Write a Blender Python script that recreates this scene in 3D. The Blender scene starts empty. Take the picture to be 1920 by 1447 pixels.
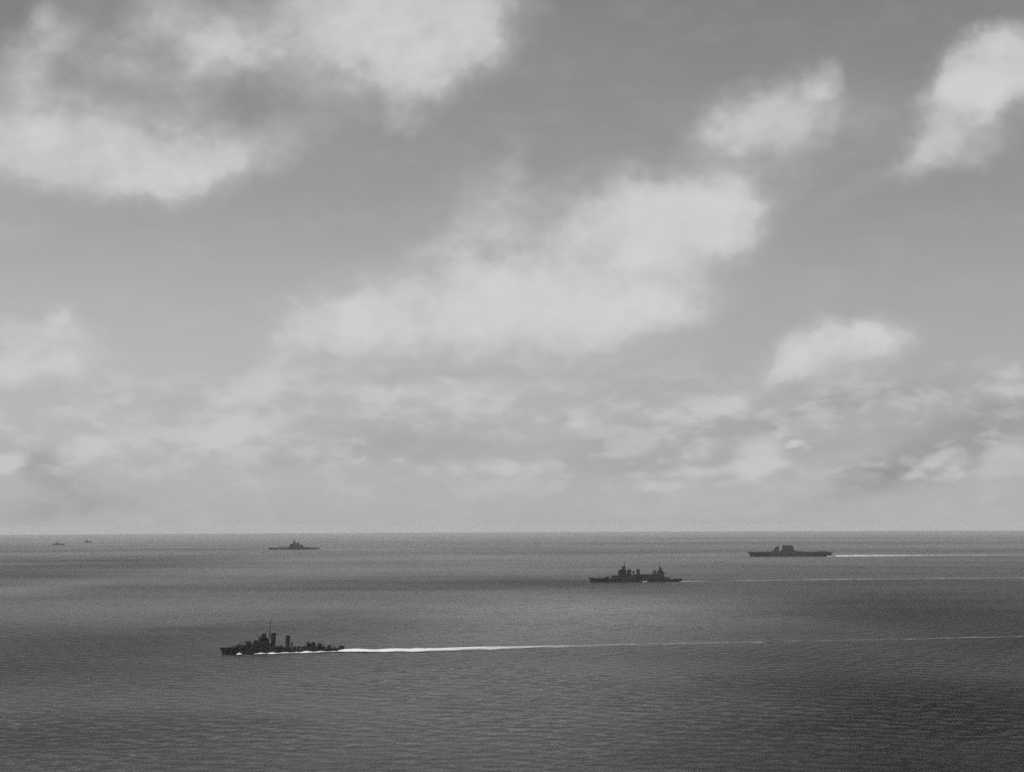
import bpy, bmesh, math, random
import numpy as np
from mathutils import Vector, Matrix, noise

C = bpy.context.scene
COL = C.collection
rnd = random.Random(7)

# ------------------------------------------------------------------ camera
F = 2637.0                      # focal length in photograph pixels (1920 wide)
W, H = 1920.0, 1447.0
CAM_H = 107.0                   # an aircraft's height above the sea
RE = 7.4e6                      # effective radius of the earth (with refraction)
PITCH = math.atan((983.0 - H / 2) / F)
ROLL = math.radians(0.245)
cd = bpy.data.cameras.new('camera')
cd.sensor_width = 36.0
cd.lens = 36.0 * F / W
cd.clip_start = 1.0
cd.clip_end = 200000.0
cam = bpy.data.objects.new('camera', cd)
COL.objects.link(cam)
ROT = Matrix.Rotation(math.pi / 2 + PITCH, 4, 'X') @ Matrix.Rotation(-ROLL, 4, 'Z')
cam.matrix_world = Matrix.Translation((0, 0, CAM_H)) @ ROT
C.camera = cam
ROT3 = ROT.to_3x3()


def pdir(px, py):
    """World direction of a point of the photograph."""
    return (ROT3 @ Vector((px - W / 2, H / 2 - py, -F))).normalized()


def azel(px, py):
    d = pdir(px, py)
    return math.atan2(d.x, d.y), math.asin(d.z)


def sea_z(x, y):
    return -(x * x + y * y) / (2 * RE)


def sea(px, py):
    """Where the line of sight meets the curved sea."""
    d = pdir(px, py)
    a = (d.x ** 2 + d.y ** 2) / (2 * RE)
    b = d.z
    c = CAM_H
    disc = b * b - 4 * a * c
    t = (-b - math.sqrt(max(disc, 0))) / (2 * a)
    return Vector((d.x * t, d.y * t, CAM_H + d.z * t))


# ------------------------------------------------------------------ light
SUN_AZ = math.radians(-138)
SUN_EL = math.radians(56)
sl = bpy.data.lights.new('sun', 'SUN')
sl.energy = 3.65
sl.angle = math.radians(0.5)
sl.color = (1.0, 1.0, 1.0)      # a black and white photograph
sun = bpy.data.objects.new('sun', sl)
COL.objects.link(sun)
sd = Vector((math.sin(SUN_AZ) * math.cos(SUN_EL), math.cos(SUN_AZ) * math.cos(SUN_EL), math.sin(SUN_EL)))
sun.rotation_euler = sd.to_track_quat('Z', 'Y').to_euler()
C.view_settings.view_transform = 'Standard'
C.view_settings.look = 'None'
C.view_settings.exposure = 0
C.view_settings.gamma = 1
C.view_settings.use_curve_mapping = False
C.cycles.max_bounces = 4
C.cycles.volume_bounces = 0
C.cycles.use_denoising = False
C.cycles.sample_clamp_indirect = 2
C.cycles.sample_clamp_direct = 1.5
C.render.filter_size = 1.8
C.cycles.adaptive_threshold = 0.04
C.cycles.adaptive_min_samples = 16

# ------------------------------------------------------------------ sky
world = bpy.data.worlds.new('World')
C.world = world
world.use_nodes = True
try:
    world.cycles.sampling_method = 'MANUAL'
    world.cycles.sample_map_resolution = 512
except Exception:
    pass


class NT:
    """Small helper around a node tree."""
    def __init__(self, tree):
        self.t = tree
        tree.nodes.clear()

    def n(self, typ, **kw):
        nd = self.t.nodes.new(typ)
        for k, v in kw.items():
            setattr(nd, k, v)
        return nd

    def link(self, a, b):
        self.t.links.new(a, b)

    def put(self, sock, v):
        if hasattr(v, 'is_linked') or hasattr(v, 'links'):
            self.link(v, sock)
        else:
            sock.default_value = v

    def math(self, op, a, b=None, c=None, clamp=False):
        nd = self.n('ShaderNodeMath', operation=op, use_clamp=clamp)
        self.put(nd.inputs[0], a)
        if b is not None:
            self.put(nd.inputs[1], b)
        if c is not None:
            self.put(nd.inputs[2], c)
        return nd.outputs[0]

    def rng(self, v, a, b, c, d, smooth=True):
        nd = self.n('ShaderNodeMapRange')
        nd.interpolation_type = 'SMOOTHSTEP' if smooth else 'LINEAR'
        self.put(nd.inputs['Value'], v)
        for k, x in zip(('From Min', 'From Max', 'To Min', 'To Max'), (a, b, c, d)):
            self.put(nd.inputs[k], x)
        return nd.outputs[0]

    def noise(self, vec, scale, detail=4, rough=0.5, dist=0.0):
        nd = self.n('ShaderNodeTexNoise')
        self.link(vec, nd.inputs['Vector'])
        nd.inputs['Scale'].default_value = scale
        nd.inputs['Detail'].default_value = detail
        nd.inputs['Roughness'].default_value = rough
        nd.inputs['Distortion'].default_value = dist
        return nd

    def mapping(self, vec, loc=(0, 0, 0), rot=0.0, scale=(1, 1, 1), typ='POINT'):
        nd = self.n('ShaderNodeMapping', vector_type=typ)
        self.link(vec, nd.inputs['Vector'])
        nd.inputs['Location'].default_value = loc
        nd.inputs['Rotation'].default_value = (0, 0, rot)
        nd.inputs['Scale'].default_value = scale
        return nd.outputs[0]

    def mix(self, f, a, b):
        nd = self.n('ShaderNodeMix', data_type='FLOAT')
        self.put(nd.inputs[0], f)
        self.put(nd.inputs[2], a)
        self.put(nd.inputs[3], b)
        return nd.outputs[0]


K = NT(world.node_tree)
out = K.n('ShaderNodeOutputWorld')
bg = K.n('ShaderNodeBackground')
K.link(bg.outputs[0], out.inputs[0])
STR = 0.1
bg.inputs['Strength'].default_value = STR
skyt = K.n('ShaderNodeTexSky', sky_type='NISHITA')
skyt.sun_disc = False
skyt.sun_elevation = SUN_EL
skyt.sun_rotation = SUN_AZ
skyt.altitude = 100
skyt.air_density = 1.0
skyt.dust_density = 2.0
bw = K.n('ShaderNodeRGBToBW')
K.link(skyt.outputs[0], bw.inputs[0])

tc = K.n('ShaderNodeTexCoord')
sp = K.n('ShaderNodeSeparateXYZ')
K.link(tc.outputs['Generated'], sp.inputs[0])
az = K.math('ARCTAN2', sp.outputs[0], sp.outputs[1])
el = K.math('ARCSINE', sp.outputs[2])
cb = K.n('ShaderNodeCombineXYZ')
K.link(K.math('MULTIPLY', az, 10.0), cb.inputs[0])      # unit: a tenth of a radian
K.link(K.math('MULTIPLY', el, 10.0), cb.inputs[1])
P = cb.outputs[0]

# domain warp, gentle then fine
w1 = K.noise(P, 1.1, 3, 0.5)
w2 = K.noise(P, 4.5, 5, 0.56)


def warp(vec, nz, amp):
    s = K.n('ShaderNodeVectorMath', operation='SUBTRACT')
    K.link(nz.outputs['Color'], s.inputs[0])
    s.inputs[1].default_value = (0.5, 0.5, 0.5)
    m = K.n('ShaderNodeVectorMath', operation='SCALE')
    K.link(s.outputs[0], m.inputs[0])
    m.inputs['Scale'].default_value = amp
    a = K.n('ShaderNodeVectorMath', operation='ADD')
    K.link(vec, a.inputs[0])
    K.link(m.outputs[0], a.inputs[1])
    return a.outputs[0]


PW = warp(warp(P, w1, 0.16), w2, 0.27)
PF = warp(P, w2, 0.10)                                   # small low clouds: little warp


def blob(src, px, py, rx, ry, rot, wgt, inner=0.25):
    return (src, px, py, rx, ry, rot, wgt, inner)


def blob_nodes(src, px, py, rx, ry, rot, wgt, inner, acc):
    """One cloud mass: centre, half axes (photograph pixels of angle), tilt in degrees, weight.
    The sum so far rides along in z (scaled to nothing) so that the nodes are evaluated one after another."""
    a, e = azel(px, py)
    s = 10.0 / F
    if id(src) not in SPLIT:
        q = K.n('ShaderNodeSeparateXYZ')
        K.link(src, q.inputs[0])
        SPLIT[id(src)] = q
    q = SPLIT[id(src)]
    c_ = K.n('ShaderNodeCombineXYZ')
    K.link(q.outputs[0], c_.inputs[0])
    K.link(q.outputs[1], c_.inputs[1])
    if acc is not None:
        K.link(acc, c_.inputs[2])
    src = c_.outputs[0]
    v = K.mapping(src, (a * 10, e * 10, 0), math.radians(rot), (rx * s, ry * s, 1e6), 'TEXTURE')
    ln = K.n('ShaderNodeVectorMath', operation='LENGTH')
    K.link(v, ln.inputs[0])
    return K.rng(ln.outputs['Value'], 1.36, inner * 0.85, 0.0, wgt)


def total(lst):
    global LAST
    r = None
    for x in lst:
        b_ = blob_nodes(*x, LAST)
        r = b_ if r is None else K.math('ADD', r, b_)
        LAST = r
    return r


SPLIT = {}
LAST = None


# streaky noises; cloud rows slant up to the right
tilt = K.mapping(P, (0, 0, 0), math.radians(-30), (0.75, 1.1, 1), 'POINT')
fbm = K.noise(tilt, 1.5, 7, 0.52, 0.3)
fine = K.noise(tilt, 4.4, 7, 0.58, 0.2)
flat = K.mapping(P, (3.1, 0.7, 0), math.radians(-14), (0.85, 1.75, 1), 'POINT')
low = K.noise(flat, 2.1, 7, 0.55, 0.4)
lowf = K.noise(flat, 5.5, 5, 0.5, 0.3)

high = total([
    # big bright bank, top centre-left
    blob(PW, 770, 10, 215, 145, 0, 1.0, 0.55),
    blob(PW, 640, 20, 150, 90, 0, 0.4),
    blob(PW, 760, 140, 120, 80, 20, 0.5),
    blob(PW, 745, 205, 35, 45, 30, 0.35),
    blob(PW, 900, 40, 70, 80, 0, 0.4),
    blob(PW, 440, 60, 190, 70, 20, 0.36),
    # long bright band on the left
    blob(PW, 190, 290, 230, 90, -2, 0.9, 0.45),
    blob(PW, 20, 280, 110, 75, 10, 0.4),
    blob(PW, 390, 290, 180, 60, 12, 0.55),
    blob(PW, 300, 340, 150, 35, 8, 0.25),
    blob(PW, 20, 410, 70, 45, -10, 0.3),
    # the broken top-left corner
    blob(PW, 75, 70, 70, 45, 25, 0.5),
    blob(PW, 110, 130, 120, 60, 35, 0.35),
    blob(PW, 30, 150, 60, 60, 0, 0.35),
    blob(PW, 215, 130, 55, 45, 0, 0.45),
    blob(PW, 290, 20, 90, 50, 20, 0.35),
    blob(PW, 330, 90, 120, 90, 20, 0.28),
    blob(PW, 430, 90, 90, 60, 10, 0.25),
    blob(PW, 300, 190, 140, 60, 10, 0.30),
    blob(PW, 560, 130, 110, 60, -10, 0.28),
    blob(PW, 620, 200, 60, 60, 60, 0.2),
    blob(PW, 520, 250, 60, 60, 30, 0.3),
    # thin veils
    blob(PW, 420, 170, 330, 150, 15, 0.14),
    blob(PW, 1500, 270, 240, 130, 20, 0.12),
    blob(PW, 950, 520, 560, 230, 24, 0.08),
    blob(PW, 540, 680, 170, 55, 34, 0.34),
    blob(PW, 250, 700, 200, 90, 20, 0.12),
    # the great cloud in the middle
    blob(PW, 1235, 408, 170, 92, 8, 0.8, 0.45),
    blob(PW, 1145, 505, 280, 132, 20, 0.88, 0.5),
    blob(PW, 965, 612, 300, 112, 4, 0.8, 0.45),
    blob(PW, 755, 582, 215, 105, 12, 0.72, 0.4),
    blob(PW, 620, 622, 160, 66, 10, 0.5),
    blob(PW, 555, 600, 45, 55, 60, 0.35),
    blob(PW, 1360, 415, 70, 60, 0, 0.6),
    blob(PW, 1290, 555, 120, 75, 25, 0.45),
    blob(PW, 850, 475, 130, 50, 20, 0.3),
    # thin veil above it
    blob(PW, 962, 308, 55, 40, 70, 0.5),
    blob(PW, 930, 380, 80, 90, 30, 0.38),
    blob(PW, 1080, 355, 150, 45, 8, 0.3),
    blob(PW, 1230, 300, 110, 30, 8, 0.12),
    # ragged cloud upper right
    blob(PW, 1465, 215, 110, 72, 15, 0.5),
    blob(PW, 1500, 245, 55, 70, 0, 0.25),
    blob(PW, 1390, 225, 100, 55, 25, 0.4),
    blob(PW, 1535, 145, 38, 32, 40, 0.5),
    blob(PW, 1430, 290, 125, 80, 25, 0.42),
    blob(PW, 1330, 260, 60, 60, 50, 0.12),
    blob(PW, 1620, 250, 80, 50, 20, 0.1),
    blob(PW, 1610, 350, 90, 25, 20, 0.12),
    # tall cloud at the right edge
    blob(PW, 1880, 130, 105, 72, 8, 0.95, 0.5),
    blob(PW, 1800, 165, 80, 65, 45, 0.6),
    blob(PW, 1795, 225, 105, 75, 45, 0.7),
    blob(PW, 1735, 285, 75, 42, 40, 0.5),
    blob(PW, 1860, 260, 70, 45, 40, 0.18),
    # lens shaped cloud
    blob(PW, 1575, 658, 135, 54, 10, 0.95, 0.55),
    blob(PW, 1515, 630, 60, 32, 40, 0.35),
    blob(PW, 1460, 698, 95, 34, 22, 0.75),
    blob(PW, 1635, 640, 65, 42, 10, 0.4),
    # cloud on the left edge
    blob(PW, 50, 650, 125, 72, 10, 0.95, 0.45),
    blob(PW, 115, 592, 36, 24, 40, 0.4),
    blob(PW, 70, 710, 130, 70, 10, 0.5),
    blob(PW, 20, 770, 110, 60, 10, 0.3),
])
small = total([
    blob(PF, 470, 800, 130, 30, 10, 0.5),
    blob(PF, 420, 815, 70, 28, 25, 0.3),
    blob(PF, 470, 735, 110, 40, 22, 0.45),
    blob(PF, 505, 680, 50, 28, 35, 0.25),
    blob(PF, 238, 748, 22, 16, 40, 0.35),
    blob(PF, 165, 845, 75, 32, 16, 0.5),
    blob(PF, 10, 868, 50, 24, 20, 0.6),
    blob(PF, 300, 878, 110, 20, 8, 0.35),
    blob(PF, 1425, 850, 62, 42, 15, 0.6),
    blob(PF, 1400, 878, 120, 18, 4, 0.3),
    blob(PF, 1493, 829, 20, 9, 8, 0.6),
    blob(PF, 1512, 838, 14, 7, 0, 0.35),
    blob(PF, 1085, 782, 45, 18, 40, 0.42),
    blob(PF, 1310, 838, 55, 25, 10, 0.3),
    blob(PF, 1330, 765, 130, 32, 12, 0.35),
    blob(PF, 900, 735, 180, 40, 6, 0.38),
    blob(PF, 740, 725, 120, 30, 10, 0.25),
    blob(PF, 610, 690, 80, 20, 5, 0.25),
    blob(PF, 960, 880, 60, 16, 6, 0.3),
    blob(PF, 1240, 912, 60, 15, 4, 0.4),
    blob(PF, 1280, 884, 90, 12, 2, 0.3),
    blob(PF, 1730, 880, 60, 16, 30, 0.3),
    blob(PF, 1790, 885, 50, 18, 20, 0.28),
    blob(PF, 675, 860, 14, 5, 30, 0.4),
    blob(PF, 745, 862, 22, 5, -4, 0.35),
    blob(PF, 1905, 720, 40, 50, 60, 0.3),
])
dark = total([
    blob(PF, 90, 880, 90, 40, -25, 0.9),
    blob(PF, 130, 950, 150, 30, 5, 0.6),
    blob(PF, 1780, 830, 260, 50, 22, 0.9),
    blob(PF, 1700, 890, 170, 30, 8, 0.6),
    blob(PF, 780, 830, 170, 40, -4, 0.6),
    blob(PF, 1180, 850, 170, 60, 8, 0.45),
    blob(PF, 600, 850, 120, 30, 10, 0.4),
    blob(PF, 860, 705, 170, 22, 2, 0.5),
    blob(PF, 1640, 745, 170, 25, 8, 0.5),
    blob(PF, 1430, 800, 150, 20, 4, 0.4),
    blob(PW, 130, 130, 70, 45, 30, 0.7),
    blob(PW, 220, 50, 90, 40, 50, 0.5),
    blob(PW, 470, 190, 110, 70, 10, 0.6),
    blob(PW, 310, 110, 60, 40, 10, 0.5),
    blob(PW, 20, 30, 60, 90, 0, 0.6),
])

fb = K.rng(fbm.outputs[0], 0.28, 0.72, -1.0, 1.0, False)
fi = K.rng(fine.outputs[0], 0.3, 0.7, -1.0, 1.0, False)
lo = K.rng(low.outputs[0], 0.28, 0.72, -1.0, 1.0, False)
lf = K.rng(lowf.outputs[0], 0.3, 0.7, -1.0, 1.0, False)
# generic broken cloud for the rest of the sky, away from the photographed part
out_az = K.rng(K.math('ABSOLUTE', az), 0.37, 0.55, 0.0, 1.0)
out_el = K.rng(el, 0.385, 0.55, 0.0, 1.0)
outside = K.math('MAXIMUM', out_az, out_el)
gen = K.math('MULTIPLY', outside, K.rng(w1.outputs[0], 0.40, 0.62, 0.0, 0.75))

fld = K.math('ADD', high, gen)
nz = K.math('ADD', K.math('MULTIPLY', fb, 0.30), K.math('MULTIPLY', fi, 0.13))
fld2 = K.math('ADD', fld, K.math('MULTIPLY', nz, K.rng(fld, 0.0, 0.5, 0.12, 1.0)))
dens = K.math('MAXIMUM', K.math('MINIMUM', K.math('MULTIPLY', fld2, 1.08), 1.0), 0.0)
lowband = K.math('MULTIPLY', K.rng(el, 0.012, 0.05, 0.25, 1.0), K.rng(el, 0.075, 0.13, 1.0, 0.08))
sfld = K.math('ADD', small, K.math('ADD', K.math('MULTIPLY', lo, 0.10), K.math('MULTIPLY', lf, 0.05)))
puff = K.math('ADD', K.math('MULTIPLY', low.outputs[0], 0.6), K.math('MULTIPLY', lowf.outputs[0], 0.4))
layer = K.math('MULTIPLY', K.rng(puff, 0.47, 0.62, 0.0, 0.5), lowband)
sdens = K.math('MINIMUM', K.math('ADD', K.rng(sfld, 0.04, 0.70, 0.0, 1.0), layer), 1.0)

# clear sky: even grey darkening upward (air scatter of the sky texture, whitened by sea haze low down)
nish = K.math('MULTIPLY', bw.outputs[0], 0.62)
ramp = K.n('ShaderNodeValToRGB')
K.link(K.math('MULTIPLY', el, 1.0 / 0.8), ramp.inputs[0])
cr = ramp.color_ramp
vals = [(0.0, 0.475), (0.05, 0.490), (0.12, 0.485), (0.20, 0.435), (0.29, 0.340), (0.46, 0.250), (0.75, 0.20), (1.0, 0.17)]
while len(cr.elements) < len(vals):
    cr.elements.new(0.5)
for e_, (p_, v_) in zip(cr.elements, vals):
    e_.position = p_
    e_.color = (v_ / STR / 10,) * 3 + (1,)
airv = K.math('MULTIPLY', ramp.outputs[0], 10.0)
base = K.mix(0.88, nish, airv)
# broad sideways falling-off of brightness to the right
side = K.mix(K.rng(el, 0.0, 0.07, 0.0, 1.0), 1.0, K.rng(az, -0.35, 0.40, 1.05, 0.90))
base = K.math('MULTIPLY', base, side)

mottle = K.math('MULTIPLY', K.rng(el, 0.0, 0.13, 0.35, 1.0), 1.0)
tex = K.math('ADD', K.math('MULTIPLY', lo, 0.075), K.math('MULTIPLY', lf, 0.04))
tex = K.math('MULTIPLY', tex, lowband)
base = K.math('MULTIPLY', base, K.math('ADD', tex, 1.0))
drk = K.math('MULTIPLY', dark, K.rng(low.outputs[0], 0.3, 0.6, 0.12, 0.25))
base = K.math('MULTIPLY', base, K.math('SUBTRACT', 1.0, drk))

cl_shade = K.math('ADD', K.math('MULTIPLY', fb, 0.035), K.math('MULTIPLY', fi, 0.022))
cl_top = K.math('ADD', K.math('MULTIPLY', K.rng(fld2, 0.5, 1.7, 0.0, 0.12), 1.0), cl_shade)
cl_val = K.math('MULTIPLY', K.math('ADD', cl_top, 0.485), 1.0 / STR)
v1 = K.mix(dens, base, cl_val)
v2 = K.mix(sdens, v1, 0.56 / STR)
# darker hollows inside the broken corner
hol = K.math('MULTIPLY', dark, K.rng(el, 0.25, 0.32, 0.0, 0.16))
v3 = K.math('MULTIPLY', v2, K.math('SUBTRACT', 1.0, hol))
below = K.rng(el, -0.03, -0.006, 0.12 / STR, 0.0)
up = K.rng(el, -0.03, -0.006, 0.0, 1.0)
v4 = K.math('ADD', K.math('MULTIPLY', v3, up), below)
K.link(v4, bg.inputs['Color'])


# ------------------------------------------------------------------ helpers
def tag(o, label=None, cat=None, group=None, kind=None):
    for k, v in (('label', label), ('category', cat), ('group', group), ('kind', kind)):
        if v:
            o[k] = v
    return o


def link_mesh(name, bm, mat, parent=None, smooth=False):
    bmesh.ops.remove_doubles(bm, verts=bm.verts, dist=1e-4)
    bmesh.ops.recalc_face_normals(bm, faces=bm.faces)
    me = bpy.data.meshes.new(name)
    bm.to_mesh(me)
    bm.free()
    if smooth:
        for p in me.polygons:
            p.use_smooth = True
    me.materials.append(mat)
    o = bpy.data.objects.new(name, me)
    COL.objects.link(o)
    if parent:
        o.parent = parent
    return o


def mat_paint(name, col, rough=0.7, var=0.25, scale=0.35):
    m = bpy.data.materials.new(name)
    m.use_nodes = True
    k = NT(m.node_tree)
    o = k.n('ShaderNodeOutputMaterial')
    b = k.n('ShaderNodeBsdfPrincipled')
    k.link(b.outputs[0], o.inputs[0])
    t = k.n('ShaderNodeTexCoord')
    st = k.mapping(t.outputs['Object'], (0, 0, 0), 0, (1, 1, 0.25))
    nz = k.noise(st, scale, 5, 0.6)
    v = k.rng(nz.outputs[0], 0.3, 0.7, col * (1 - var), col * (1 + var), False)
    c = k.n('ShaderNodeCombineColor')
    for i in range(3):
        k.link(v, c.inputs[i])
    k.link(c.outputs[0], b.inputs['Base Color'])
    b.inputs['Roughness'].default_value = rough
    b.inputs['Specular IOR Level'].default_value = 0.3
    return m


NAVY = mat_paint('navy_paint', 0.012)
DARKER = mat_paint('dark_paint', 0.013)
DECK = mat_paint('deck_paint', 0.024, 0.85, 0.3, 0.8)
PALE = mat_paint('pale_canvas', 0.55, 0.9, 0.1)


# ------------------------------------------------------------------ water
def make_sea_material():
    m = bpy.data.materials.new('sea_water')
    m.use_nodes = True
    k = NT(m.node_tree)
    o = k.n('ShaderNodeOutputMaterial')
    g = k.n('ShaderNodeNewGeometry')
    pos = g.outputs['Position']
    # random wind ruffling, plus ellipses painting cloud shade and sheen into the mirror strength
    big = k.noise(k.mapping(pos, (0, 0, 0), 0.12, (0.00022, 0.00055, 1)), 1.0, 4, 0.5)
    mid = k.noise(k.mapping(pos, (90, 0, 0), 0.05, (0.0016, 0.0045, 1)), 1.0, 4, 0.55)

    wn = k.noise(k.mapping(pos, (40, 0, 0), 0, (0.0013, 0.0013, 0)), 1.0, 4, 0.55)
    sb = k.n('ShaderNodeVectorMath', operation='SUBTRACT')
    k.link(wn.outputs['Color'], sb.inputs[0])
    sb.inputs[1].default_value = (0.5, 0.5, 0.5)
    sc_ = k.n('ShaderNodeVectorMath', operation='MULTIPLY')
    k.link(sb.outputs[0], sc_.inputs[0])
    sc_.inputs[1].default_value = (500, 700, 0)
    ad = k.n('ShaderNodeVectorMath', operation='ADD')
    k.link(pos, ad.inputs[0])
    k.link(sc_.outputs[0], ad.inputs[1])
    wpos = ad.outputs[0]

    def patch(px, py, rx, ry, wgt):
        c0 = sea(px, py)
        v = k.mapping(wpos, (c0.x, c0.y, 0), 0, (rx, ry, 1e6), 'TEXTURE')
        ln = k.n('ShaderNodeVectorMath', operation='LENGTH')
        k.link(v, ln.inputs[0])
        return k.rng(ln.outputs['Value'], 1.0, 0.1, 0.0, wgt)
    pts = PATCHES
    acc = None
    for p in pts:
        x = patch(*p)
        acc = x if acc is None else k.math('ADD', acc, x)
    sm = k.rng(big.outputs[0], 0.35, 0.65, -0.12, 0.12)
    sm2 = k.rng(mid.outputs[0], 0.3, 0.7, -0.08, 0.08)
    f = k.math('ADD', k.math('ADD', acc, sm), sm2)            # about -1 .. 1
    gl = k.n('ShaderNodeBsdfGlossy')
    gl.inputs['Roughness'].default_value = 0.38
    gl.inputs['Color'].default_value = (1, 1, 1, 1)
    df = k.n('ShaderNodeBsdfDiffuse')
    df.inputs['Color'].default_value = (0.022, 0.022, 0.022, 1)
    fr = k.n('ShaderNodeFresnel')
    fr.inputs['IOR'].default_value = 1.33
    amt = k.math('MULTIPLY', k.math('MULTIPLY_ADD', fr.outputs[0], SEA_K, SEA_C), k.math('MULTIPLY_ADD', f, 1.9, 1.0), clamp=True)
    mx = k.n('ShaderNodeMixShader')
    k.link(amt, mx.inputs[0])
    k.link(df.outputs[0], mx.inputs[1])
    k.link(gl.outputs[0], mx.inputs[2])
    k.link(mx.outputs[0], o.inputs[0])
    # waves: wind sea crests lie across the view
    bp = None
    prev = None
    for (sx, sy, rot, det, dist, st) in (
            (0.10, 0.18, 0.25, 5, 1.3, 0.9),
            (0.35, 0.6, -0.15, 4, 0.45, 0.9)):
        nz = k.noise(k.mapping(pos, (0, 0, 0), rot, (sx, sy, 0.0)), 1.0, det, 0.6, 0.4)
        bmp = k.n('ShaderNodeBump')
        bmp.inputs['Strength'].default_value = st
        bmp.inputs['Distance'].default_value = dist
        k.link(nz.outputs[0], bmp.inputs['Height'])
        if prev:
            k.link(prev, bmp.inputs['Normal'])
        prev = bmp.outputs[0]
    for nd in (gl, df, fr):
        k.link(prev, nd.inputs['Normal'])
    return m


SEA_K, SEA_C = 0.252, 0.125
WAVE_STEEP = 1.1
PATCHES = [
    # photograph x, y, half width m, half depth m, weight (+ painted sheen, - painted cloud shade and edge falloff)
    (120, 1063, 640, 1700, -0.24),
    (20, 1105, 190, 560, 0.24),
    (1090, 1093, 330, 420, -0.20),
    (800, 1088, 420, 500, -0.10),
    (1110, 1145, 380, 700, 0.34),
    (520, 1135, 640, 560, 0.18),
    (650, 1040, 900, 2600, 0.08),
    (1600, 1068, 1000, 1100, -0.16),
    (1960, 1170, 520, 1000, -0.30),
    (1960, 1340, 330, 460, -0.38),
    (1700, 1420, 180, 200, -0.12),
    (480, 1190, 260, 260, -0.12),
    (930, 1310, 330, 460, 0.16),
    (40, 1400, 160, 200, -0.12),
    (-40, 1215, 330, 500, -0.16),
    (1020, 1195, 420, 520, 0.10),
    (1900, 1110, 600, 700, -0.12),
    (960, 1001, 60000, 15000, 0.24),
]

# a spectrum of wind waves, crests lying roughly across the view
rw = random.Random(29)
WAVES = []
for i_ in range(170):
    lam = 2.6 * (20.0 / 2.6) ** ((i_ + rw.random()) / 170)
    th = math.radians(86) + rw.gauss(0, 0.45 if i_ % 3 else 0.9)
    kk = 2 * math.pi / lam
    WAVES.append((kk * math.cos(th), kk * math.sin(th), rw.random() * 6.283, WAVE_STEEP * lam / (2 * math.pi) * 0.021 * (0.6 + 0.8 * rw.random()), lam))


GROUPS = []
for i_ in range(16):
    kk = 2 * math.pi / (45 * 8 ** rw.random())
    th = rw.random() * 6.283
    GROUPS.append((kk * math.cos(th), kk * math.sin(th), rw.random() * 6.283))


def wave_h(x, y, spacing=None):
    """Height of the waves; components too short for the local spacing die out."""
    h = np.zeros_like(x)
    for kx, ky, ph, am, lam in WAVES:
        c = am * np.sin(kx * x + ky * y + ph)
        if spacing is not None:
            c = c * np.clip((lam / spacing - 2.8) / 2.5, 0, 1)
        h += c
    # waves come in groups, with calmer water between them
    g = np.zeros_like(x)
    for kx, ky, ph in GROUPS:
        g += np.sin(kx * x + ky * y + ph)
    return h * np.clip(0.95 + 0.10 * g, 0.5, 1.22)


def sea_surface(x, y):
    """(height, at scattered points) of the sea the ships and foam lie on."""
    r = np.hypot(x, y)
    return -(r * r) / (2 * RE) + wave_h(x, y, np.maximum(r * 0.0018, 1.2))


# one sheet: rings about the point below the camera, finer ahead and where the waves can be made out
ang = list(np.arange(-0.42, 0.42, 0.00085))
gap = 2 * math.pi - 0.84
ang += [0.42 + gap * i / 170 for i in range(170)]
ang = np.array(ang)
NA = len(ang)
rad = [60.0]
while rad[-1] < 470:
    rad.append(rad[-1] + 14)
while rad[-1] < 5200:
    rad.append(rad[-1] + max(1.25, rad[-1] * 0.0018))
while rad[-1] < 60000:
    rad.append(rad[-1] * 1.03)
rad = np.array(rad)
NR = len(rad)
A2, R2 = np.meshgrid(ang, rad)
X = R2 * np.sin(A2)
Y = R2 * np.cos(A2)
spa = np.where(np.abs(A2) < 0.43, np.maximum(R2 * 0.0018, 1.2), R2 * 0.05)
spa = np.where((R2 < 470), 14.0, spa)
spa = np.where((R2 > 5200), R2 * 0.03, spa)
Zz = -(R2 ** 2) / (2 * RE) + wave_h(X, Y, spa)
co = np.stack([X, Y, Zz], -1).reshape(-1, 3)
co = np.vstack([co, [[0, 0, 0]]])
ii, jj = np.meshgrid(np.arange(NR - 1), np.arange(NA), indexing='ij')
j2 = (jj + 1) % NA
quads = np.stack([ii * NA + jj, ii * NA + j2, (ii + 1) * NA + j2, (ii + 1) * NA + jj], -1).reshape(-1, 4)
quads = quads[:, ::-1]
tris = np.array([[NR * NA, (j + 1) % NA, j] for j in range(NA)])
me = bpy.data.meshes.new('sea')
nq, nt = len(quads), len(tris)
me.vertices.add(len(co))
me.vertices.foreach_set('co', co.astype(np.float32).ravel())
me.loops.add(nq * 4 + nt * 3)
me.loops.foreach_set('vertex_index', np.concatenate([quads.ravel(), tris.ravel()]).astype(np.int32))
me.polygons.add(nq + nt)
me.polygons.foreach_set('loop_start', np.concatenate([np.arange(nq) * 4, nq * 4 + np.arange(nt) * 3]).astype(np.int32))
me.update(calc_edges=True)
me.validate()
me.polygons.foreach_set('use_smooth', np.ones(nq + nt, dtype=bool))
if me.polygons[0].normal.z < 0:
    me.flip_normals()
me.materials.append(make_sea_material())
sea_o = bpy.data.objects.new('sea', me)
COL.objects.link(sea_o)
tag(sea_o, 'dark grey open ocean with low wind waves reaching the horizon', 'sea', kind='structure')


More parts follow.
